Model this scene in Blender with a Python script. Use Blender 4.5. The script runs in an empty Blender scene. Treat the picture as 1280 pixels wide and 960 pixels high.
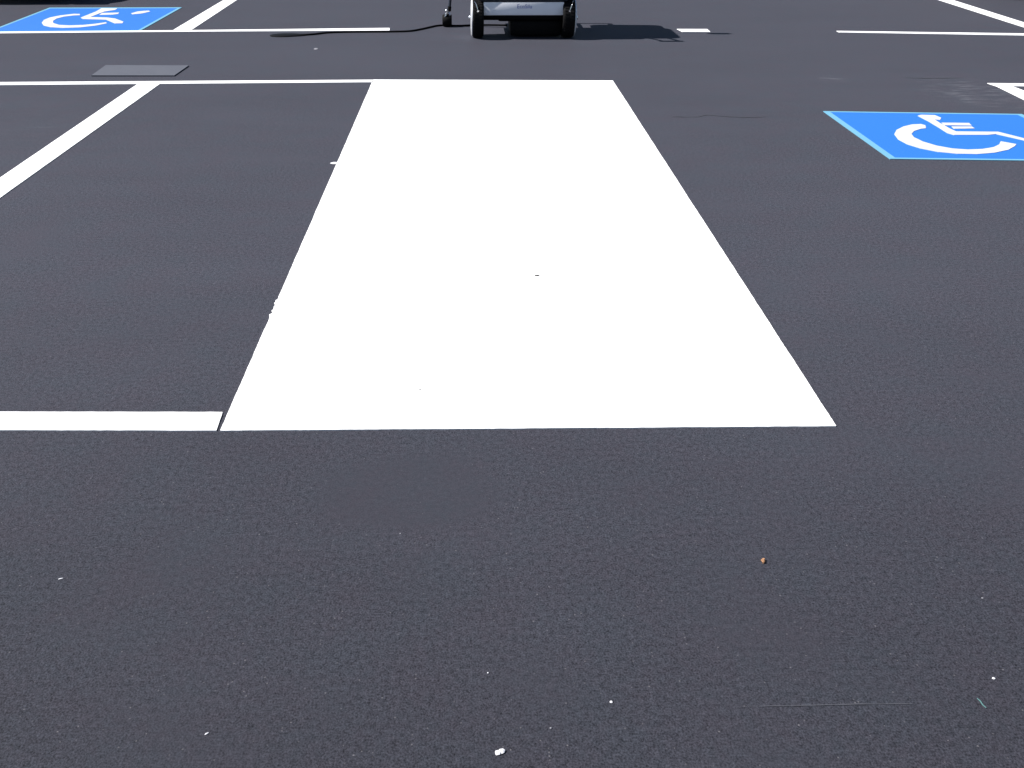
import bpy, bmesh, math, random
from mathutils import Vector, Matrix, noise
from mathutils.geometry import tessellate_polygon

R = math.radians
random.seed(7)
S = bpy.context.scene
COL = S.collection

# ------------------------------------------------------------------ camera
F = 1122.0            # focal length in pixels of a 1280 wide frame
H = 1.55              # eye height, metres
PITCH = math.atan(656.0 / F)
YAW = R(0.6)
CX = 593.6
cam_data = bpy.data.cameras.new('camera')
cam = bpy.data.objects.new('camera', cam_data)
COL.objects.link(cam)
cam_data.sensor_width = 36.0
cam_data.lens = F / 1280.0 * 36.0
cam_data.shift_x = (640.0 - CX) / 1280.0
cam_data.clip_start = 0.05
cam_data.clip_end = 3000
cam.location = (0, 0, H)
cam.rotation_euler = (math.pi / 2 - PITCH, 0, -YAW)
S.camera = cam

_r = Vector((math.cos(YAW), -math.sin(YAW), 0))
_f = Vector((math.sin(YAW) * math.cos(PITCH), math.cos(YAW) * math.cos(PITCH), -math.sin(PITCH)))
_u = Vector((math.sin(YAW) * math.sin(PITCH), math.cos(YAW) * math.sin(PITCH), math.cos(PITCH)))


def G(px, py):
    """survey: the spot on the flat ground (metres) seen at a photo pixel"""
    d = _f + _r * ((px - CX) / F) + _u * ((480 - py) / F)
    t = H / -d.z
    return Vector((d.x * t, d.y * t))


def P(x, y, z):
    v = Vector((x, y, z - H))
    zc = v.dot(_f)
    return (CX + F * v.dot(_r) / zc, 480 - F * v.dot(_u) / zc)


# ------------------------------------------------------------------ materials
def new_mat(name):
    m = bpy.data.materials.new(name)
    m.use_nodes = True
    nt = m.node_tree
    return m, nt, nt.nodes['Principled BSDF']


def N(nt, t, **kw):
    n = nt.nodes.new(t)
    for k, v in kw.items():
        setattr(n, k, v)
    return n


def mth(nt, op, a, b=None, c=None, clamp=False):
    n = N(nt, 'ShaderNodeMath', operation=op)
    n.use_clamp = clamp
    for i, v in enumerate((a, b, c)):
        if v is None:
            continue
        if isinstance(v, (int, float)):
            n.inputs[i].default_value = v
        else:
            nt.links.new(v, n.inputs[i])
    return n.outputs[0]


def mixc(nt, fac, a, b, mode='MIX'):
    n = N(nt, 'ShaderNodeMix', data_type='RGBA', blend_type=mode)
    for sock, v in ((n.inputs[0], fac), (n.inputs[6], a), (n.inputs[7], b)):
        if isinstance(v, (int, float)):
            sock.default_value = v
        elif isinstance(v, tuple):
            sock.default_value = (*v, 1) if len(v) == 3 else v
        else:
            nt.links.new(v, sock)
    return n.outputs[2]


def noise_tex(nt, vec, scale, detail=2.0, rough=0.5, col=False):
    n = N(nt, 'ShaderNodeTexNoise')
    n.inputs['Scale'].default_value = scale
    n.inputs['Detail'].default_value = detail
    n.inputs['Roughness'].default_value = rough
    nt.links.new(vec, n.inputs['Vector'])
    return n.outputs['Color'] if col else n.outputs['Fac']


def ramp(nt, fac, lo, hi, a=0.0, b=1.0):
    n = N(nt, 'ShaderNodeMapRange')
    n.inputs[1].default_value = lo
    n.inputs[2].default_value = hi
    n.inputs[3].default_value = a
    n.inputs[4].default_value = b
    nt.links.new(fac, n.inputs[0])
    return n.outputs[0]


def simple(name, col, rough=0.5, metal=0.0, spec=0.5, var=0.12, scale=30.0, bump=0.0, coat=0.0):
    m, nt, b = new_mat(name)
    tc = N(nt, 'ShaderNodeTexCoord').outputs['Object']
    f = noise_tex(nt, tc, scale, 4, 0.6)
    lo = tuple(c * (1 - var) for c in col)
    hi = tuple(min(1, c * (1 + var)) for c in col)
    nt.links.new(mixc(nt, f, lo, hi), b.inputs['Base Color'])
    b.inputs['Roughness'].default_value = rough
    nt.links.new(ramp(nt, f, 0.3, 0.7, max(0, rough - 0.08), min(1, rough + 0.08)), b.inputs['Roughness'])
    b.inputs['Metallic'].default_value = metal
    b.inputs['Specular IOR Level'].default_value = spec
    b.inputs['Coat Weight'].default_value = coat
    if bump:
        bn = N(nt, 'ShaderNodeBump')
        bn.inputs['Strength'].default_value = bump
        bn.inputs['Distance'].default_value = 0.002
        nt.links.new(f, bn.inputs['Height'])
        nt.links.new(bn.outputs[0], b.inputs['Normal'])
    return m


def asphalt():
    m, nt, b = new_mat('sealed_asphalt')
    L = nt.links
    tc = N(nt, 'ShaderNodeTexCoord').outputs['Object']
    sep = N(nt, 'ShaderNodeSeparateXYZ')
    L.new(tc, sep.inputs[0])

    def ellipse(c, rx, ry, soft, wob=0.25):
        dx = mth(nt, 'DIVIDE', mth(nt, 'SUBTRACT', sep.outputs[0], c[0]), rx)
        dy = mth(nt, 'DIVIDE', mth(nt, 'SUBTRACT', sep.outputs[1], c[1]), ry)
        r = mth(nt, 'SQRT', mth(nt, 'ADD', mth(nt, 'MULTIPLY', dx, dx), mth(nt, 'MULTIPLY', dy, dy)))
        w = mth(nt, 'MULTIPLY', mth(nt, 'SUBTRACT', noise_tex(nt, tc, 6, 3), 0.5), wob)
        return ramp(nt, mth(nt, 'ADD', r, w), 1 + soft, 1 - soft)

    # patches where the seal coat lies thicker and smoother
    c0 = G(513, 612)
    patch = ellipse(c0, 0.25, 0.18, 0.2, 0.6)
    blot = noise_tex(nt, tc, 2.1, 3, 0.55)
    smooth = ramp(nt, blot, 0.50, 0.68)
    grain_amt = mth(nt, 'MULTIPLY', mth(nt, 'SUBTRACT', 1.0, mth(nt, 'MULTIPLY', patch, 0.65)),
                    mth(nt, 'SUBTRACT', 1.0, mth(nt, 'MULTIPLY', smooth, 0.45)))
    g1 = noise_tex(nt, tc, 225, 3, 0.65)
    g2 = noise_tex(nt, tc, 70, 2, 0.5)
    grain = mth(nt, 'ADD', mth(nt, 'MULTIPLY', g1, 0.75), mth(nt, 'MULTIPLY', g2, 0.25))
    gc = mth(nt, 'MULTIPLY', mth(nt, 'SUBTRACT', grain, 0.5), grain_amt)      # about -0.2..0.2
    val = mth(nt, 'ADD', 1.0, mth(nt, 'MULTIPLY', gc, 4.1))
    # broad tone drift, brush-like drag of the squeegee along the lot
    mp = N(nt, 'ShaderNodeMapping')
    mp.inputs['Scale'].default_value = (0.35, 1.6, 1)
    L.new(tc, mp.inputs[0])
    drag = noise_tex(nt, mp.outputs[0], 1.6, 4, 0.6)
    big = noise_tex(nt, tc, 0.45, 3, 0.5)
    val = mth(nt, 'MULTIPLY', val, mth(nt, 'ADD', 0.84, mth(nt, 'ADD', mth(nt, 'MULTIPLY', drag, 0.16), mth(nt, 'MULTIPLY', big, 0.16))))
    val = mth(nt, 'MULTIPLY', val, mth(nt, 'SUBTRACT', 1.0, mth(nt, 'MULTIPLY', patch, 0.04)))
    # brightness fall-off towards the camera, painted into the asphalt colour
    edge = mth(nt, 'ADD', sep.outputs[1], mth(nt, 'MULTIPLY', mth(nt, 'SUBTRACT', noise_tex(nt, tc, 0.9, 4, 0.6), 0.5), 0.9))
    val = mth(nt, 'MULTIPLY', val, ramp(nt, edge, 0.5, 3.6, NEAR_FALLOFF, 1.0))
    hue = noise_tex(nt, tc, 5.0, 2, 0.5)
    hue2 = noise_tex(nt, tc, 42, 1, 0.5)
    hm = mth(nt, 'ADD', mth(nt, 'MULTIPLY', hue, 0.6), mth(nt, 'MULTIPLY', hue2, 0.4))
    tint = mixc(nt, ramp(nt, hm, 0.35, 0.65), ASPH_A, ASPH_B)
    vm = N(nt, 'ShaderNodeVectorMath', operation='SCALE')
    L.new(tint, vm.inputs[0])
    L.new(val, vm.inputs['Scale'])
    col = vm.outputs[0]
    # bare pale stones showing through the seal
    vo = N(nt, 'ShaderNodeTexVoronoi')
    vo.inputs['Scale'].default_value = 130
    L.new(tc, vo.inputs['Vector'])
    sc = N(nt, 'ShaderNodeSeparateColor')
    L.new(vo.outputs['Color'], sc.inputs[0])
    pick = ramp(nt, sc.outputs[0], 0.955, 1.0)
    core = ramp(nt, vo.outputs['Distance'], 0.32, 0.16)
    stone = mth(nt, 'MULTIPLY', mth(nt, 'MULTIPLY', pick, core), mth(nt, 'MULTIPLY', grain_amt, 0.40))
    col = mixc(nt, stone, col, (0.22, 0.21, 0.22))
    # rubbed paint left of the far right stall corner, and a few scuffs
    smear_src = N(nt, 'ShaderNodeMapping')
    smear_src.inputs['Scale'].default_value = (2.0, 14, 1)
    L.new(tc, smear_src.inputs[0])
    streak = ramp(nt, noise_tex(nt, smear_src.outputs[0], 2.2, 4, 0.6), 0.52, 0.68)
    a = G(1222, 116)
    sm = mth(nt, 'MULTIPLY', ellipse(a, 0.30, 0.42, 0.5), streak)
    a2 = G(1040, 98)
    sm2 = mth(nt, 'MULTIPLY', ellipse(a2, 0.10, 0.10, 0.6), streak)
    a3 = G(40, 160)
    sm3 = mth(nt, 'MULTIPLY', ellipse(a3, 0.35, 0.5, 0.6), mth(nt, 'MULTIPLY', streak, 0.15))
    tot = mth(nt, 'MULTIPLY', mth(nt, 'ADD', sm, mth(nt, 'ADD', sm2, sm3)), 0.14, clamp=True)
    col = mixc(nt, tot, col, (0.45, 0.46, 0.5))
    L.new(col, b.inputs['Base Color'])
    b.inputs['Roughness'].default_value = 0.62
    L.new(ramp(nt, g2, 0.3, 0.7, 0.55, 0.75), b.inputs['Roughness'])
    b.inputs['Specular IOR Level'].default_value = 0.04
    bn = N(nt, 'ShaderNodeBump')
    bn.inputs['Distance'].default_value = 0.004
    L.new(mth(nt, 'MULTIPLY', grain_amt, 0.55), bn.inputs['Strength'])
    L.new(grain, bn.inputs['Height'])
    L.new(bn.outputs[0], b.inputs['Normal'])
    return m


def paint(name, col, wear=0.04, rough=0.6):
    """road paint: the stones below print through, worn pinholes here and there"""
    m, nt, b = new_mat(name)
    L = nt.links
    tc = N(nt, 'ShaderNodeTexCoord').outputs['Object']
    g = noise_tex(nt, tc, 190, 3, 0.65)
    big = noise_tex(nt, tc, 1.7, 3, 0.5)
    lo = tuple(c * (1 - wear) for c in col)
    c = mixc(nt, big, lo, col)
    hole = mth(nt, 'MULTIPLY', ramp(nt, noise_tex(nt, tc, 55, 3, 0.6), 0.735, 0.76), 0.25)
    c = mixc(nt, hole, c, tuple(0.6 * x for x in col))
    L.new(c, b.inputs['Base Color'])
    b.inputs['Roughness'].default_value = rough
    b.inputs['Specular IOR Level'].default_value = 0.3
    bn = N(nt, 'ShaderNodeBump')
    bn.inputs['Strength'].default_value = 0.12
    bn.inputs['Distance'].default_value = 0.002
    L.new(g, bn.inputs['Height'])
    L.new(bn.outputs[0], b.inputs['Normal'])
    return m


NEAR_FALLOFF = 0.59
ASPH_A = (0.0448, 0.0484, 0.0615)
ASPH_B = (0.0480, 0.0468, 0.0598)
M = {}
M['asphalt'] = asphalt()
M['white'] = paint('white_road_paint', (0.80, 0.80, 0.80))
M['blue'] = paint('blue_road_paint', (0.019, 0.135, 0.52), 0.06)
M['pale_blue'] = paint('pale_blue_road_paint', (0.125, 0.32, 0.45), 0.1)
M['symbol'] = paint('symbol_white_paint', (0.50, 0.51, 0.54), 0.08)
M['plate'] = simple('grey_steel_plate', (0.078, 0.083, 0.102), 0.7, 0.0, spec=0.2, var=0.1, scale=8, bump=0.1)
M['rubber'] = simple('black_rubber', (0.004, 0.004, 0.0045), 0.75, spec=0.12, bump=0.2, scale=60)
M['black'] = simple('black_plastic', (0.0025, 0.0025, 0.003), 0.6, spec=0.1, scale=12, bump=0.08)
M['navy'] = simple('dark_navy_shell', (0.012, 0.016, 0.026), 0.4, scale=8)
M['panel'] = simple('pale_panel_enamel', (0.84, 0.85, 0.90), 0.6, scale=6, var=0.05)
M['ink'] = simple('blue_lettering', (0.10, 0.11, 0.42), 0.5)
M['alloy'] = simple('light_alloy', (0.62, 0.63, 0.66), 0.45, 0.3, var=0.1)
M['chrome'] = simple('chrome', (0.8, 0.8, 0.82), 0.18, 1.0, var=0.05)
M['steel_blue'] = simple('blue_grey_steel', (0.05, 0.06, 0.085), 0.4, 0.5)
M['crack'] = simple('dark_crack_filler', (0.031, 0.032, 0.04), 0.8, var=0.3, scale=20)
M['chip_white'] = simple('white_paint_chip', (0.58, 0.58, 0.61), 0.6, var=0.25, scale=160, bump=0.3)
M['chip_grey'] = simple('grey_pebble', (0.17, 0.17, 0.19), 0.7, var=0.3, scale=200)
M['chip_brown'] = simple('brown_crumb', (0.25, 0.13, 0.065), 0.8, var=0.45, scale=260, bump=0.4)
M['twig'] = simple('green_plastic_sliver', (0.05, 0.125, 0.125), 0.6, var=0.3, scale=120)
M['chalk'] = simple('chalk_dust', (0.065, 0.067, 0.08), 0.9, var=0.3, scale=80)
M['scuff'] = simple('grey_scuff_rubber', (0.33, 0.33, 0.34), 0.8, var=0.25, scale=150)
M['car_grey'] = simple('graphite_car_paint', (0.03, 0.033, 0.04), 0.3, 0.4, coat=1.0, scale=3, var=0.05)
M['car_silver'] = simple('silver_car_paint', (0.35, 0.36, 0.38), 0.3, 0.6, coat=1.0, scale=3, var=0.05)
M['glass'] = simple('tinted_glass', (0.01, 0.012, 0.014), 0.06, spec=0.6, var=0.05)
M['lamp'] = simple('clear_lamp_lens', (0.6, 0.62, 0.65), 0.1, var=0.05)
M['red_lens'] = simple('red_lamp_lens', (0.35, 0.02, 0.02), 0.15, var=0.05)


# ------------------------------------------------------------------ object helpers
def link(name, bm, mat, parent=None, smooth=False):
    bmesh.ops.recalc_face_normals(bm, faces=bm.faces)
    me = bpy.data.meshes.new(name)
    bm.to_mesh(me)
    bm.free()
    if smooth:
        for p in me.polygons:
            p.use_smooth = True
        me.set_sharp_from_angle(angle=R(40))
    o = bpy.data.objects.new(name, me)
    me.materials.append(M[mat])
    COL.objects.link(o)
    if parent:
        o.parent = parent
    return o


def tag(o, label, cat, group=None, kind=None):
    o['label'] = label
    o['category'] = cat
    if group:
        o['group'] = group
    if kind:
        o['kind'] = kind
    return o


def empty(name, loc, rz=0.0):
    o = bpy.data.objects.new(name, None)
    o.location = loc
    o.rotation_euler = (0, 0, rz)
    COL.objects.link(o)
    return o


def rough_outline(pts, step, amp, seed):
    """subdivide a ground outline and let its edges waver by a few millimetres"""
    out = []
    n = len(pts)
    for i in range(n):
        a, b = Vector(pts[i]), Vector(pts[(i + 1) % n])
        d = b - a
        k = max(1, min(900, int(d.length / step)))
        nrm = Vector((-d.y, d.x)).normalized() if d.length > 0 else Vector((0, 0))
        for j in range(k):
            q = a + d * (j / k)
            if j:
                w = noise.noise((q.x * 9 + seed, q.y * 9, seed * 1.7)) * 0.6 + noise.noise((q.x * 55, q.y * 55 + seed, seed)) * 0.6
                q = q + nrm * (w * amp)
            out.append(q)
    return out


def slab_bm(outline, z0, z1, bm=None):
    bm = bm or bmesh.new()
    top = [bm.verts.new((p[0], p[1], z1)) for p in outline]
    bot = [bm.verts.new((p[0], p[1], z0)) for p in outline]
    n = len(top)
    for tri in tessellate_polygon([[Vector((p[0], p[1], 0)) for p in outline]]):
        if len(set(tri)) == 3:
            try:
                bm.faces.new([top[i] for i in tri])
            except ValueError:
                pass
    for i in range(n):
        bm.faces.new((top[i], bot[i], bot[(i + 1) % n], top[(i + 1) % n]))
    return bm


def box(bm, x0, x1, y0, y1, z0, z1, bev=0.0, seg=2, taper=0.0, mat=None):
    t = bmesh.new()
    bmesh.ops.create_cube(t, size=1)
    for v in t.verts:
        k = 1 - taper if v.co.z > 0 else 1
        v.co = Vector(((x0 + x1) / 2 + v.co.x * (x1 - x0) * k, (y0 + y1) / 2 + v.co.y * (y1 - y0) * k,
                       (z0 + z1) / 2 + v.co.z * (z1 - z0)))
    if bev:
        bmesh.ops.bevel(t, geom=list(t.edges), offset=bev, segments=seg, profile=0.5, affect='EDGES')
    if mat is not None:
        bmesh.ops.transform(t, matrix=mat, verts=t.verts)
    me = bpy.data.meshes.new('tmp')
    t.to_mesh(me)
    t.free()
    bm.from_mesh(me)
    bpy.data.meshes.remove(me)
    return bm


def lathe(bm, prof, seg=40, mat=None):
    """prof: (r, x) pairs; spun about the X axis"""
    rings = []
    for r, x in prof:
        ring = []
        if r < 1e-6:
            ring = [bm.verts.new((x, 0, 0))]
        else:
            for k in range(seg):
                a = 2 * math.pi * k / seg
                ring.append(bm.verts.new((x, r * math.cos(a), r * math.sin(a))))
        rings.append(ring)
    for A, B in zip(rings, rings[1:]):
        for k in range(seg):
            k2 = (k + 1) % seg
            if len(A) == 1 and len(B) > 1:
                bm.faces.new((A[0], B[k], B[k2]))
            elif len(B) == 1 and len(A) > 1:
                bm.faces.new((A[k], B[0], A[k2]))
            elif len(A) > 1:
                bm.faces.new((A[k], B[k], B[k2], A[k2]))
    if mat is not None:
        vs = [v for r in rings for v in r]
        bmesh.ops.transform(bm, matrix=mat, verts=vs)
    return bm


def tube(bm, pts, r, seg=10, caps=True):
    pts = [Vector(p) for p in pts]
    rs = r if isinstance(r, (list, tuple)) else [r] * len(pts)
    rings = []
    for i, p in enumerate(pts):
        d = (pts[min(i + 1, len(pts) - 1)] - pts[max(i - 1, 0)]).normalized()
        up = Vector((0, 0, 1)) if abs(d.z) < 0.9 else Vector((0, 1, 0))
        s = d.cross(up).normalized()
        t = s.cross(d).normalized()
        rings.append([bm.verts.new(p + (s * math.cos(2 * math.pi * k / seg) + t * math.sin(2 * math.pi * k / seg)) * rs[i]) for k in range(seg)])
    for A, B in zip(rings, rings[1:]):
        for k in range(seg):
            bm.faces.new((A[k], A[(k + 1) % seg], B[(k + 1) % seg], B[k]))
    if caps:
        bm.faces.new(rings[0])
        bm.faces.new(rings[-1])
    return bm


def smooth_path(ctrl, n=8):
    c = [Vector(p) for p in ctrl]
    out = []
    for i in range(len(c) - 1):
        p0, p1, p2, p3 = c[max(i - 1, 0)], c[i], c[i + 1], c[min(i + 2, len(c) - 1)]
        for j in range(n):
            t = j / n
            out.append(0.5 * ((2 * p1) + (p2 - p0) * t + (2 * p0 - 5 * p1 + 4 * p2 - p3) * t * t + (3 * p1 - p0 - 3 * p2 + p3) * t ** 3))
    out.append(c[-1])
    return out


# ------------------------------------------------------------------ ground
bm = bmesh.new()
e = 600
vs = [bm.verts.new(p) for p in ((-e, -e, 0), (e, -e, 0), (e, e, 0), (-e, e, 0))]
bm.faces.new(vs)
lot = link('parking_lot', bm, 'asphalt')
tag(lot, 'dark sealed asphalt surface of the parking lot', 'asphalt', kind='structure')


def along(a, b, d):
    """point on the ground past b, d metres further along a->b"""
    a, b = Vector(a), Vector(b)
    return b + (b - a).normalized() * d


LINES = 'white painted parking lines'


def marking(name, pts, label, cat='road marking', z=0.004, step=0.02, amp=0.0018, mat='white', group=None, seed=1.0, parent=None):
    o = link(name, slab_bm(rough_outline(pts, step, amp, seed), -0.002, z), mat, parent)
    if label:
        tag(o, label, cat, group, 'thing')
    return o


# big white block
rect = rough_outline([G(275.5, 539.3), G(1045, 533.7), G(766, 101.2), G(466.5, 100.0)], 0.012, 0.0022, 3.1)
ja, jb = G(337, 397), G(346, 372)
for i, q in enumerate(rect):          # torn tape edge on the left side
    if jb.y > q.y > ja.y and abs(q.x - ja.x) < 0.12:
        rect[i] = q + Vector((random.choice((-1, 0.2, 0.4)) * random.uniform(0.001, 0.0065), 0))
panel = link('painted_block', slab_bm(rect, -0.002, 0.004), 'white')
tag(panel, 'huge solid white painted block filling the middle of the asphalt', 'road marking', kind='thing')

marking('painted_line', [G(-420, 538), G(270.5, 539.2), G(278.3, 516.2), G(-420, 515)],
        'broad white line ending at the near left corner of the big white block', group=LINES, seed=2.2)
marking('painted_line', [G(-600, 111.5), G(466.4, 103.2), G(466.4, 100.2), G(-600, 107.0)],
        'thin white line running into the far left corner of the big white block', group=LINES, seed=4.4)
a1, a2 = G(172, 105.6), G(200, 105.3)
b1, b2 = G(0, 223), G(0, 248)
marking('painted_line', [a1, along(a1, b1, 2.6), along(a2, b2, 2.4), a2],
        'slanting white stall line left of the big white block, below the grey plate', group=LINES, seed=5.0)
marking('painted_line', [G(-600, 47), G(0, 42.0), G(240, 39.9), G(487, 38.5), G(487, 35.3), G(240, 38), G(0, 40.0), G(-600, 44.6)],
        'long thin white line passing below the left blue wheelchair square', group=LINES, seed=6.0)
a1, a2 = G(216.5, 37.9), G(239.5, 37.7)
b1, b2 = G(280, 0), G(296.5, 0)
marking('painted_line', [a1, a2, along(a2, b2, 2.2), along(a1, b1, 2.2)],
        'slanting white stall line right of the left blue wheelchair square', group=LINES, seed=7.0, step=0.04)
marking('painted_line', [G(846, 36.6), G(884, 36.7), G(888, 40.3), G(853, 40.1)],
        'short white line stub in front of the shadow tip of the black machine', group=LINES, seed=8.0)
marking('painted_line', [G(1045.5, 39.0), G(1280, 42.2), G(1900, 50.5), G(1900, 53), G(1280, 44.7), G(1049, 40.8)],
        'long thin white line at the far right with a free left end', group=LINES, seed=9.0)
a1, a2 = G(1280, 34.3), G(1280, 28.4)
b1, b2 = G(1172.8, 0), G(1190, 0)
c1, c2 = along(b1, a1, 0.3), along(b2, a2, 0.5)
marking('painted_line', [c1, c2, along(a2, b2, 2.2), along(a1, b1, 2.2)],
        'slanting white stall line above the far right long thin line', group=LINES, seed=10.0, step=0.04)
marking('painted_line', [G(1234, 104.4), G(1700, 108.5), G(1700, 112.5), G(1245, 108.0)],
        'white line end above the right blue wheelchair square, parallel to its top edge', group=LINES, seed=11.0)
a1, a2 = G(1239.5, 105.2), G(1259, 106.0)
b1, b2 = G(1280, 125.0), G(1280, 114.0)
marking('painted_line', [a1, a2, along(a2, b2, 2.6), along(a1, b1, 2.6)],
        'slanting white stall line starting just above the right blue wheelchair square', group=LINES, seed=12.0, z=0.0047)


# ------------------------------------------------------------------ wheelchair squares
def emblem(corners, bw, shapes, label):
    """corners: near left, near right, far right, far left; bw: border widths near, right, far, left"""
    c = sum((Vector(p) for p in corners), Vector((0, 0))) / 4
    root = empty('wheelchair_square', (c.x, c.y, 0))
    tag(root, label, 'parking emblem', 'blue wheelchair squares', 'thing')
    loc = [Vector(p) - c for p in corners]
    bl, br, tr, tl = loc

    def lerp(a, b, t):
        return a + (b - a) * t
    W = (br - bl).length
    D = (tl - bl).length

    def uv(u, v):
        return lerp(lerp(bl, br, u), lerp(tl, tr, u), v)
    u0, u1, v0, v1 = bw[3] / W, 1 - bw[1] / W, bw[0] / D, 1 - bw[2] / D
    inner = [uv(u0, v0), uv(u1, v0), uv(u1, v1), uv(u0, v1)]
    link('panel', slab_bm(rough_outline(inner, 0.02, 0.002, c.x), -0.002, 0.0035), 'blue', root)
    fb = bmesh.new()
    outer = loc
    for k in range(4):
        k2 = (k + 1) % 4
        slab_bm(rough_outline([outer[k], outer[k2], inner[k2], inner[k]], 0.03, 0.0008, c.y + k), -0.002, 0.0045, fb)
    link('border', fb, 'pale_blue', root)
    for nm, pts in shapes:
        q = [Vector(p) - c for p in pts]
        link(nm, slab_bm(rough_outline(q, 0.03, 0.002, c.x + 3), 0.002, 0.0065), 'symbol', root)
    return root


arcL = [(100, 18.1), (92.5, 17.9), (75, 20), (62.5, 22.5), (55, 25.6), (52.3, 29.2), (55, 32.6), (64, 34.7), (80, 35.6), (100, 35), (120, 32.7), (134, 29.8),
        (132.5, 28.5), (119, 30.4), (104, 31.9), (87, 32.4), (74, 31.8), (67, 29.6), (66.3, 26.9), (71, 23.8), (80, 21.5), (92.5, 20), (100, 19.7)]
bodyL = [(127, 10.9), (147, 11.1), (144, 13.1), (131, 15), (125, 17.2), (113, 21.9), (134, 22.5), (144, 23.8), (154.5, 27.8), (153, 29.8), (144, 30), (133, 25.3), (104, 24.5), (101, 22.7), (107.5, 20), (120, 15)]
armL = [(127.5, 16.9), (149, 16.3), (148, 18.1), (141, 19), (124, 19.4)]
headL = [(164, 17.3), (172, 15), (180, 14.2), (186, 13.9), (188, 15.1), (177.5, 17.5), (166, 18.6)]
emblem([G(-16, 40.2), G(176, 38.6), G(227.5, 9.6), G(62, 10.0)], (0.02, 0.035, 0.075, 0.035),
       [('wheel_arc', [G(*p) for p in arcL]), ('seated_figure', [G(*p) for p in bodyL]), ('arm_bar', [G(*p) for p in armL]), ('head', [G(*p) for p in headL])],
       'blue painted square with a white wheelchair sign and separate oval head dot')


def Q(x, y):
    return G(1000 + x / 4.571, 80 + y / 4.571)


arcR = [(715, 355), (690, 348), (640, 350), (590, 362), (550, 382), (538, 405), (560, 435), (610, 462), (690, 487), (790, 507), (900, 518), (1010, 520), (1110, 512), (1190, 495), (1225, 475), (1235, 463),
        (1145, 447), (1138, 464), (1105, 480), (1040, 491), (960, 494), (870, 488), (780, 472), (700, 448), (650, 424), (635, 405), (650, 388), (690, 375), (718, 372)]
bodyR = [(672, 300), (690, 295), (770, 297), (805, 312), (800, 324), (768, 322), (800, 343), (850, 371), (890, 390), (1080, 392), (1130, 392), (1280, 430), (1400, 458), (1440, 448), (1470, 460), (1400, 480),
         (1280, 441), (1120, 405), (1070, 410), (880, 410), (840, 398), (780, 360), (730, 330)]
arm1 = [(808, 340), (965, 342), (980, 357), (826, 355)]
arm2 = [(865, 362), (980, 362), (997, 373), (880, 375)]
br_ = G(1404, 203.0)
emblem([G(1112.5, 199.4), br_, G(1277, 143.2), G(1029, 139.6)], (0.028, 0.04, 0.028, 0.040),
       [('wheel_arc', [Q(*p) for p in arcR]), ('seated_figure', [Q(*p) for p in bodyR]), ('arm_bar', [Q(*p) for p in arm1]), ('arm_bar', [Q(*p) for p in arm2])],
       'blue painted square with a white wheelchair sign beside two short arm bars')

# ------------------------------------------------------------------ steel plate
pl = [G(114.5, 95.6), G(218, 95.6), G(236, 83.0), G(132.5, 82.6)]
t = bmesh.new()
slab_bm(pl, -0.002, 0.009, t)
o = link('cover_plate', t, 'plate')
tag(o, 'flat grey rectangular cover plate lying beyond the slanting left stall line', 'cover plate')

# ------------------------------------------------------------------ cracks, chalk
def crack(pix, w, label, cat, name, mat, z=0.0025, breaks=0.0):
    pts = smooth_path([(*G(*p), 0) for p in pix], 10)
    bmc = bmesh.new()
    prev = None
    for i, p in enumerate(pts):
        ww = w * (0.35 + 0.65 * abs(noise.noise((p.x * 12, p.y * 12, 3.3))) * 2) * (0.25 + 0.75 * math.sin(math.pi * (i + 0.5) / len(pts)))
        j = Vector((0, noise.noise((p.x * 20, 0, 1.1)) * w * 0.8, 0))
        a = bmc.verts.new(p + j + Vector((0, ww, z)))
        b = bmc.verts.new(p + j + Vector((0, -ww, z)))
        if prev and random.random() >= breaks:
            bmc.faces.new((prev[0], a, b, prev[1]))
        prev = (a, b)
    loose = [v for v in bmc.verts if not v.link_faces]
    bmesh.ops.delete(bmc, geom=loose, context='VERTS')
    o = link(name, bmc, mat)
    tag(o, label, cat)
    return o


crack([(838, 146), (870, 146.3), (884, 144), (910, 146), (935, 147), (958, 146)], 0.010,
      'dark wavy hairline crack between the big white block and the right blue square', 'crack', 'hairline_crack', 'crack')
crack([(1128, 97), (1160, 98), (1205, 97.5)], 0.008,
      'faint short straight hairline crack beyond the right blue square', 'crack', 'hairline_crack', 'crack')
crack([(925, 884), (980, 883), (1030, 882), (1075, 881), (1140, 880.5)], 0.0012,
      'thin broken pale scratch running across the near right asphalt', 'scratch', 'pale_scratch', 'chalk')


# ------------------------------------------------------------------ litter
def pebble(name, px, py, lx, ly, hz, mat, label, cat, rz=0.0, sub=2, rough=0.25, lobes=None):
    t = bmesh.new()
    for (ox, oy, k) in (lobes or [(0, 0, 1)]):
        r_ = bmesh.ops.create_icosphere(t, subdivisions=sub, radius=0.5)
        for v in r_['verts']:
            d = 1 + noise.noise(v.co * 3.1 + Vector((px * .1 + ox * 7, py * .1, 0))) * rough
            v.co = Vector((v.co.x * d * lx * k + ox * lx, v.co.y * d * ly * k + oy * ly, max(v.co.z * d, -0.35) * hz))
    for v in t.verts:
        v.co.z += hz * 0.34
    o = link(name, t, mat, smooth=True)
    g = G(px, py)
    o.location = (g.x, g.y, 0)
    o.rotation_euler = (0, 0, rz)
    tag(o, label, cat)
    return o


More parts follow.
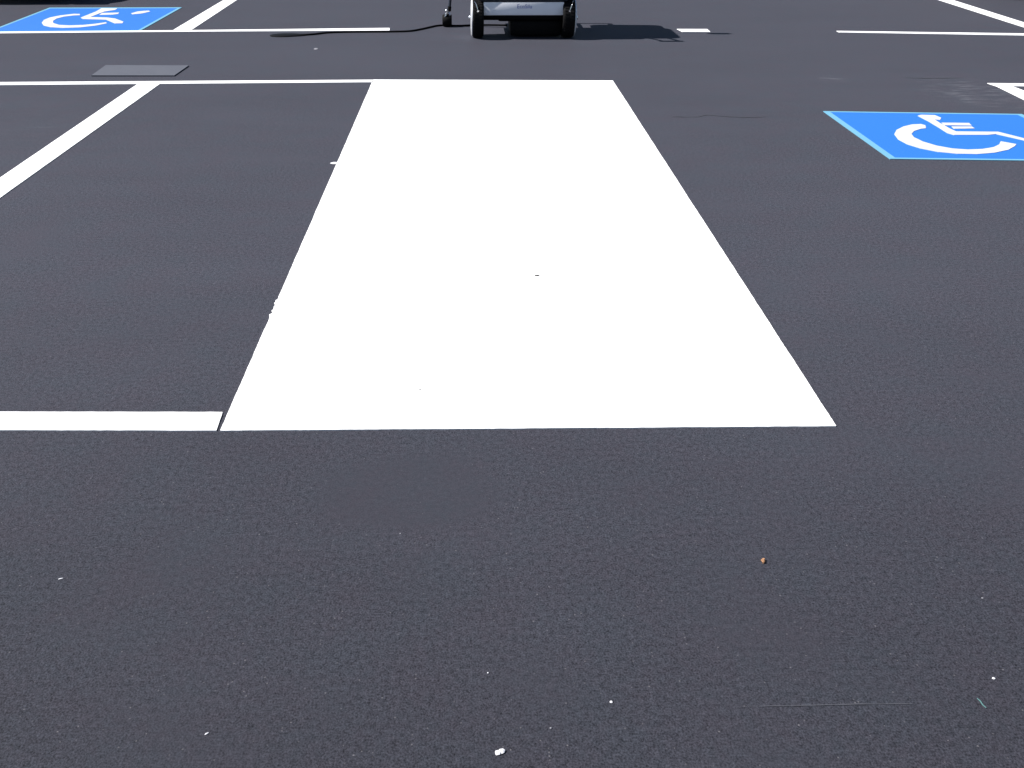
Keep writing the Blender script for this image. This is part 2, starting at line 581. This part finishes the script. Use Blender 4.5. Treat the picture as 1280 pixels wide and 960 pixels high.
pebble('paint_chip', 625, 941, 0.014, 0.012, 0.006, 'chip_white', 'white knobbly paint chip at the bottom edge, largest of the crumbs on the asphalt', 'chip', 0.25, 3, 0.35, [(-0.28, -0.05, .9), (0.32, 0.1, .9)])
pebble('paint_chip', 1242, 848.5, 0.0075, 0.0055, 0.004, 'chip_white', 'small white oval chip just above the thin green sliver', 'chip', -0.4)
pebble('stone_crumb', 954.5, 702, 0.012, 0.012, 0.009, 'chip_brown', 'orange brown crumb on bare asphalt below the big white block', 'crumb', 0.6, 3, 0.6, [(0.12, 0.25, .8), (-0.35, -0.25, .6)])
pebble('paint_chip', 764, 878, 0.0065, 0.0065, 0.004, 'chip_white', 'small round white speck above and right of the large knobbly chip', 'chip')
pebble('paint_chip', 610, 841.5, 0.004, 0.0035, 0.003, 'chip_white', 'tiny white speck above the large knobbly chip', 'chip')
pebble('paint_chip', 688.5, 910.5, 0.005, 0.005, 0.003, 'chip_grey', 'tiny grey speck right of the large knobbly chip', 'chip')
pebble('paint_chip', 76, 723.5, 0.012, 0.0035, 0.002, 'chip_white', 'thin white splinter on the left side of the bare asphalt', 'chip', 0.35)
pebble('paint_chip', 258.5, 917.5, 0.009, 0.004, 0.003, 'chip_white', 'thin white splinter at the lower left, near the bottom edge', 'chip', 0.6)
pebble('paint_chip', 1228, 748, 0.006, 0.005, 0.003, 'chip_grey', 'small grey speck above the two chips at the right edge', 'chip')
pebble('paint_chip', 500.5, 667, 0.005, 0.004, 0.002, 'chip_grey', 'tiny pale speck at the lower rim of the smooth round asphalt patch', 'chip')
pebble('paint_flake', 419, 204.2, 0.055, 0.04, 0.006, 'chip_white', 'white paint flake beside the left edge of the big white block', 'flake', 0.2)
pebble('paint_flake', 395, 61.2, 0.04, 0.09, 0.005, 'chip_grey', 'pale flake on open asphalt below the black hose', 'flake', 0.1)
pebble('scuff_mark', 671, 345.5, 0.022, 0.012, 0.0, 'scuff', 'small grey scuff in the middle of the big white block', 'scuff', 0.0, 2, 0.5).location.z = 0.0052
pebble('scuff_mark', 525, 488.5, 0.008, 0.004, 0.0, 'scuff', 'tiny faint scuff low on the big white block', 'scuff', 0.0, 2, 0.5).location.z = 0.0052
t = bmesh.new()
tw = [G(1221, 873.5), G(1225, 877.5), G(1228, 881.5), G(1232.5, 886)]
mid = sum(tw, Vector((0, 0))) / 4
tube(t, smooth_path([(p.x - mid.x, p.y - mid.y, 0.0018 + 0.0008 * (i % 2)) for i, p in enumerate(tw)], 5), [0.0007 + 0.0008 * math.sin(math.pi * i / 15) for i in range(16)], 8)
o = link('green_sliver', t, 'twig', smooth=True)
o.location = (mid.x, mid.y, 0)
tag(o, 'thin bluish green sliver lying at the lower right corner', 'litter')

# ------------------------------------------------------------------ machine
gl, gr = G(588, 46.2), G(718, 46.2)
mc = (gl + gr) / 2
HW = (gr - gl).length / 2
mach = empty('utility_machine', (mc.x, mc.y, 0))
tag(mach, 'black wheeled utility machine with a pale lettered rear panel, cut off by the top edge', 'utility machine')
WR = 0.182


def z_at(py, y):
    """height at which something at depth y stands when it is seen on photo row py"""
    lo, hi = 0.0, 1.2
    for _ in range(40):
        m = (lo + hi) / 2
        if P(mc.x, y, m)[1] > py:
            lo = m
        else:
            hi = m
    return round(lo, 4)


ZB, ZT = z_at(19.0, mc.y - 0.1), z_at(2.6, mc.y - 0.1)
print('panel', ZB, ZT, 'mc', mc, 'HW', HW)


def wheel(name, x_out, y, side, r, w, parent):
    """tyre mesh with the cover and axle cap as its pieces; side = -1 outer face looks to -X"""
    t = bmesh.new()
    k = w / 2
    lathe(t, [(r * 0.55, -k * 0.9), (r * 0.86, -k), (r * 0.95, -k * 0.93), (r * 0.99, -k * 0.72), (r, -k * 0.4), (r, k * 0.4), (r * 0.99, k * 0.72), (r * 0.95, k * 0.93), (r * 0.86, k), (r * 0.55, k * 0.9), (r * 0.55, -k * 0.9)], 56)
    for q in range(40):      # tread blocks
        a = 2 * math.pi * q / 40
        for s in (-1, 1):
            box(t, s * k * 0.42 - k * 0.3, s * k * 0.42 + k * 0.3, -0.007, 0.007, r - 0.004, r + 0.003, mat=Matrix.Rotation(a + s * 0.035, 4, 'X'))
    ty = link(name, t, 'rubber', parent, True)
    ty.location = (x_out - side * k, y, r)
    c = bmesh.new()
    lathe(c, [(0.0, side * (k + 0.016)), (r * 0.5, side * (k + 0.015)), (r * 0.85, side * (k + 0.012)), (r * 0.93, side * (k + 0.006)), (r * 0.94, side * (k - 0.004)), (r * 0.4, side * (k - 0.03))], 48)
    cv = link('wheel_cover', c, 'alloy', ty, True)
    h = bmesh.new()
    lathe(h, [(0.0, side * (k + 0.040)), (0.016, side * (k + 0.036)), (0.024, side * (k + 0.026)), (0.026, side * (k + 0.010))], 20)
    link('axle_cap', h, 'chrome', ty, True)
    return ty


wheel('wheel', -HW + 0.018, 0.0, -1, WR, 0.115, mach)
wheel('wheel', HW - 0.014, 0.0, 1, WR, 0.125, mach)
fw = wheel('front_wheel', 0.05, 0.62, 1, 0.14, 0.10, mach)
# chassis and rear bumper
t = bmesh.new()
box(t, -0.385, 0.385, -0.06, 0.58, 0.215, 0.355, 0.015)
box(t, -0.40, 0.40, -0.095, -0.055, 0.19, 0.378, 0.008)
link('chassis', t, 'black', mach, True)
t = bmesh.new()
box(t, -0.25, 0.37, -0.03, 0.5, 0.15, 0.214, 0.02)
box(t, -0.125, 0.39, -0.05, 0.5, 0.018, 0.16, 0.02)
link('under_shade_block', t, 'black', mach, True)  # black block added to stand in for the deep shade under the chassis
t = bmesh.new()
tube(t, [(-HW + 0.05, 0, WR), (HW - 0.05, 0, WR)], 0.022, 14)
link('rear_axle', t, 'black', mach, True)
t = bmesh.new()
box(t, -0.395, 0.395, -0.104, -0.094, ZB, ZT, 0.004)
pn = link('rear_panel', t, 'panel', mach, True)
fc = bpy.data.curves.new('lettering', 'FONT')
fc.body = 'EcoSilu'
fc.size = 0.052
fc.extrude = 0.001
fc.align_x = 'CENTER'
fc.align_y = 'CENTER'
fo = bpy.data.objects.new('lettering', fc)
COL.objects.link(fo)
fo.parent = pn
fo.location = (0.008, -0.1045, ZT - (ZT - ZB) * 0.34)
fo.rotation_euler = (math.pi / 2, 0, 0)
dg = bpy.context.evaluated_depsgraph_get()
me = bpy.data.meshes.new_from_object(fo.evaluated_get(dg))
me.name = 'lettering'
bpy.data.objects.remove(fo)
fo = bpy.data.objects.new('lettering', me)
me.materials.clear()
me.materials.append(M['ink'])
COL.objects.link(fo)
fo.parent = pn
fo.location = (0.008, -0.1045, ZT - (ZT - ZB) * 0.34)
fo.rotation_euler = (math.pi / 2, 0, 0)
# shell above the frame edge, gives the shadow its outline
t = bmesh.new()
box(t, -0.44, 0.44, -0.125, 0.58, ZT + 0.004, 0.62, 0.03, 3)
box(t, -0.44, 0.44, -0.115, 0.60, 0.49, 0.84, 0.04, 3, 0.02)
link('shell', t, 'navy', mach, True)
t = bmesh.new()
box(t, -0.30, 0.46, -0.06, 0.60, 0.80, 1.24, 0.09, 4, 0.03)
box(t, 0.16, 0.45, 0.30, 0.80, 0.58, 1.18, 0.08, 4, 0.03)
link('hood', t, 'black', mach, True)
t = bmesh.new()
for z in (0.26, 0.62):
    tube(t, smooth_path([(-0.36, 0.55, z), (-0.36, 0.80, z), (-0.30, 0.88, z), (0.34, 0.88, z), (0.40, 0.80, z), (0.40, 0.55, z)], 6), 0.020, 12)
tube(t, [(0.02, 0.88, 0.26), (0.02, 0.88, 0.62)], 0.018, 12)
link('shadow_bars', t, 'black', mach, True)  # unseen bars added to draw the thin shadow strip past the body
t = bmesh.new()
tube(t, smooth_path([(0.18, 0.05, 1.05), (0.2, -0.08, 1.14), (0.22, -0.2, 1.2)], 6), 0.016, 12)
tube(t, smooth_path([(0.40, 0.05, 1.03), (0.40, -0.08, 1.12), (0.38, -0.2, 1.2)], 6), 0.016, 12)
box(t, 0.20, 0.40, -0.235, -0.17, 1.165, 1.235, 0.02, 3)
hb = link('handlebar', t, 'black', mach, True)
t = bmesh.new()
tube(t, [(0.30, 0.27, 1.20), (0.30, 0.27, 1.72)], 0.003, 8)
ms = link('shadow_mast', t, 'black', mach, True)  # thin unseen stem, added only to carry the shadow-casting body on top
t = bmesh.new()
tube(t, [(0.30, 0.27, 1.69), (0.30, 0.27, 1.71), (0.30, 0.27, 1.74), (0.30, 0.27, 1.88), (0.30, 0.27, 1.92)], [0.02, 0.036, 0.045, 0.042, 0.015], 16)
link('shadow_blob', t, 'black', ms, True)  # unseen body added to cast the small detached shadow spot
# mudguards over the rear tyres with their brackets
for s in (-1, 1):
    t = bmesh.new()
    x0, x1 = sorted((s * (HW - 0.01), s * (HW - 0.10)))
    prev = None
    for k in range(13):
        if not 4 < k < 12:
            continue
        a = R(10 + 160 * k / 12)
        ro, ri = WR + 0.040, WR + 0.030
        ring = [t.verts.new((x, -math.cos(a) * rr, WR + math.sin(a) * rr)) for x, rr in ((x0, ro), (x1, ro), (x1, ri), (x0, ri))]
        if prev:
            for j in range(4):
                t.faces.new((prev[j], prev[(j + 1) % 4], ring[(j + 1) % 4], ring[j]))
        else:
            t.faces.new(ring)
        prev = ring
    t.faces.new(prev)
    mg = link('mudguard', t, 'alloy', mach, True)
    t = bmesh.new()
    xb = s * (HW - 0.045)
    tube(t, [(xb, -0.125, 0.352), (xb - s * 0.012, -0.150, 0.318), (xb - s * 0.03, -0.150, 0.265)], 0.006, 8)
    tube(t, [(xb - s * 0.03, -0.165, 0.262), (xb - s * 0.03, -0.140, 0.262)], 0.011, 10)
    link('bracket', t, 'chrome', mg, True)
# outrigger with caster on the left
cg = G(559, 33.2)
cx, cy = cg.x - mc.x, cg.y - mc.y
out = bmesh.new()
tube(out, smooth_path([(cx + 0.022, cy + 0.01, 0.155), (cx + 0.030, cy + 0.01, 0.22), (cx + 0.045, cy, 0.36), (cx + 0.06, cy - 0.02, 0.50), (-0.38, cy - 0.08, 0.56)], 6), 0.016, 12)
og = link('outrigger', out, 'steel_blue', mach, True)
t = bmesh.new()
lathe(t, [(0.03, -0.045), (0.052, -0.05), (0.060, -0.04), (0.063, 0.0), (0.060, 0.04), (0.052, 0.05), (0.03, 0.045), (0.0, 0.04)], 32)
cw = link('caster_wheel', t, 'rubber', og, True)
cw.location = (cx, cy, 0.063)
t = bmesh.new()
tube(t, [(cx - 0.03, cy - 0.045, 0.085), (cx - 0.015, cy - 0.04, 0.125), (cx + 0.012, cy, 0.150), (cx + 0.02, cy + 0.01, 0.17)], 0.012, 10)
tube(t, [(cx + 0.035, cy - 0.045, 0.085), (cx + 0.03, cy - 0.03, 0.120), (cx + 0.018, cy, 0.150)], 0.009, 10)
bmesh.ops.create_uvsphere(t, u_segments=16, v_segments=10, radius=0.017, matrix=Matrix.Translation((cx - 0.004, cy - 0.03, 0.162)))
link('caster_fork', t, 'chrome', og, True)
t = bmesh.new()
tube(t, [(cx + 0.022, cy + 0.005, 0.155), (cx + 0.030, cy + 0.008, 0.20)], [0.021, 0.019], 12)
link('swivel_joint', t, 'black', og, True)

# ------------------------------------------------------------------ hose
hp = [(376, 44.6), (392, 44), (408, 42.0), (430, 40.9), (462, 40.6), (490, 40.5), (512, 39.9), (528, 37.3), (545, 33.4), (556, 32.6), (572, 33.0), (590, 32.5), (610, 32.4), (634, 32.6)]
path = [(*G(*p), 0.009) for p in hp]
for i in range(1, len(path) - 1):
    path[i] = (path[i][0], path[i][1] + random.uniform(-0.01, 0.01), path[i][2])
t = bmesh.new()
tube(t, smooth_path(path, 8), 0.009, 10)
hose = link('hose', t, 'black', smooth=True)
tag(hose, 'black hose lying on the asphalt, from the black machine to a flat oval pad', 'hose')
pc = G(361, 44.6)
w = (G(385, 44.6) - G(338, 44.6)).length / 2
t = bmesh.new()
r_ = bmesh.ops.create_uvsphere(t, u_segments=32, v_segments=16, radius=1.0)
for v in t.verts:
    v.co = Vector((pc.x + v.co.x * w, pc.y + v.co.y * 0.085 * (1 - 0.35 * v.co.x) + v.co.x * 0.01, max(0.001, 0.006 + v.co.z * 0.012)))
link('hose_pad', t, 'black', hose, True)


# ------------------------------------------------------------------ parked cars just past the frame
def car(loc, paint_mat, label):
    root = empty('parked_car', loc)
    tag(root, label, 'car', 'cars parked past the far lines')
    Wd = 0.88
    # lower body: side outline (y back from the nose, z), extruded over the width with tucked sides
    prof = [(0.06, 0.20), (0.0, 0.32), (0.02, 0.55), (0.10, 0.68), (0.95, 0.86), (1.25, 0.93), (3.95, 0.96), (4.32, 0.88), (4.42, 0.62), (4.40, 0.32), (4.30, 0.22)]
    t = bmesh.new()
    slices = []
    for x, tuck in ((-Wd, 0.10), (-Wd * 0.9, 0.02), (-Wd * 0.5, 0.0), (0, -0.02), (Wd * 0.5, 0.0), (Wd * 0.9, 0.02), (Wd, 0.10)):
        sl = []
        for y, z in prof:
            yy = 2.2 + (y - 2.2) * (1 - tuck * 0.75)
            zz = 0.55 + (z - 0.55) * (1 - tuck * 0.5)
            sl.append(t.verts.new((x, yy, zz)))
        slices.append(sl)
    for A, B in zip(slices, slices[1:]):
        for k in range(len(A)):
            t.faces.new((A[k], A[(k + 1) % len(A)], B[(k + 1) % len(A)], B[k]))
    t.faces.new(slices[0])
    t.faces.new(slices[-1])
    link('body', t, paint_mat, root, True)
    t = bmesh.new()
    lo = [(-0.80, 1.12), (0.80, 1.12), (0.78, 3.95), (-0.78, 3.95)]
    hi = [(-0.58, 1.85), (0.58, 1.85), (0.56, 3.35), (-0.56, 3.35)]
    a = [t.verts.new((x, y, 0.91)) for x, y in lo]
    b = [t.verts.new((x, y, 1.40)) for x, y in hi]
    for k in range(4):
        t.faces.new((a[k], a[(k + 1) % 4], b[(k + 1) % 4], b[k]))
    t.faces.new(b)
    link('window', t, 'glass', root)
    t = bmesh.new()
    box(t, -0.60, 0.60, 1.82, 3.38, 1.39, 1.45, 0.025)
    for s in (-1, 1):
        for (y0, y1, yt0, yt1) in ((1.10, 1.17, 1.83, 1.90), (2.5, 2.58, 2.55, 2.63), (3.86, 3.97, 3.28, 3.37)):
            vs = [t.verts.new((s * x, y, z)) for x, y, z in ((0.815, y0, 0.90), (0.815, y1, 0.90), (0.595, yt1, 1.40), (0.595, yt0, 1.40), (0.77, y0, 0.90), (0.77, y1, 0.90), (0.55, yt1, 1.40), (0.55, yt0, 1.40))]
            for q in ((0, 1, 2, 3), (4, 5, 6, 7), (0, 1, 5, 4), (2, 3, 7, 6), (1, 2, 6, 5), (0, 3, 7, 4)):
                t.faces.new([vs[i] for i in q])
    link('roof', t, paint_mat, root, True)
    for s in (-1, 1):
        for y in (0.85, 3.55):
            t = bmesh.new()
            lathe(t, [(0.19, -0.10), (0.29, -0.105), (0.315, -0.08), (0.32, 0.0), (0.315, 0.08), (0.29, 0.105), (0.19, 0.10), (0.19, -0.10)], 40)
            wh = link('wheel', t, 'rubber', root, True)
            wh.location = (s * 0.80, y, 0.32)
            t = bmesh.new()
            lathe(t, [(0.0, s * 0.085), (0.05, s * 0.09), (0.07, s * 0.06), (0.17, s * 0.08), (0.195, s * 0.10), (0.195, s * 0.0)], 30)
            link('rim', t, 'alloy', wh, True)
        t = bmesh.new()
        box(t, s * 0.62 - 0.18, s * 0.62 + 0.18, 0.0, 0.12, 0.56, 0.68, 0.03)
        link('headlight', t, 'lamp', root, True)
        t = bmesh.new()
        box(t, s * 0.65 - 0.16, s * 0.65 + 0.16, 4.33, 4.45, 0.70, 0.82, 0.02)
        link('tail_light', t, 'red_lens', root, True)
        t = bmesh.new()
        box(t, s * 0.93 - 0.09, s * 0.93 + 0.09, 1.30, 1.42, 0.92, 1.04, 0.03)
        link('mirror', t, paint_mat, root, True)
    t = bmesh.new()
    box(t, -0.5, 0.5, -0.012, 0.03, 0.30, 0.48, 0.01)
    link('grille', t, 'black', root, True)
    t = bmesh.new()
    box(t, -0.70, 0.70, 0.05, 4.3, 0.19, 0.26, 0.02)
    link('underbody', t, 'black', root, True)
    return root


c1 = G(5, 5.6)
car((c1.x - 0.15, c1.y, 0), 'car_grey', 'graphite car past the left blue square, only its shadow reaches into view')
c2 = G(1235, 1.8)
car((c2.x + 0.9, c2.y + 0.1, 0), 'car_silver', 'silver car past the far right stall line, only its shadow reaches into view')

# ------------------------------------------------------------------ light
EL, SUN_TO = R(46), R(-3)          # shadows run along +X, a touch towards the camera
d = Vector((math.cos(EL) * math.cos(SUN_TO), math.cos(EL) * math.sin(SUN_TO), -math.sin(EL)))
ld = bpy.data.lights.new('sun', 'SUN')
ld.energy = 5.0
ld.angle = R(0.53)
ld.color = (1.0, 0.965, 0.92)
sun = bpy.data.objects.new('sun', ld)
COL.objects.link(sun)
sun.rotation_euler = d.to_track_quat('-Z', 'Y').to_euler()
sun.location = (-20, 8, 20)
w_ = bpy.data.worlds.new('World')
S.world = w_
w_.use_nodes = True
nt = w_.node_tree
sky = N(nt, 'ShaderNodeTexSky', sky_type='NISHITA')
sky.sun_disc = False
sky.sun_elevation = EL
sky.sun_rotation = math.atan2(-d.x, -d.y)
sky.altitude = 200
sky.dust_density = 0.6
nt.links.new(sky.outputs[0], nt.nodes['Background'].inputs[0])
nt.nodes['Background'].inputs[1].default_value = 0.05

vs_ = S.view_settings
vs_.view_transform = 'Standard'
vs_.look = 'None'
vs_.gamma = 1.0
vs_.use_curve_mapping = False
vs_.exposure = 0.95
S.cycles.max_bounces = 6
S.cycles.caustics_reflective = False
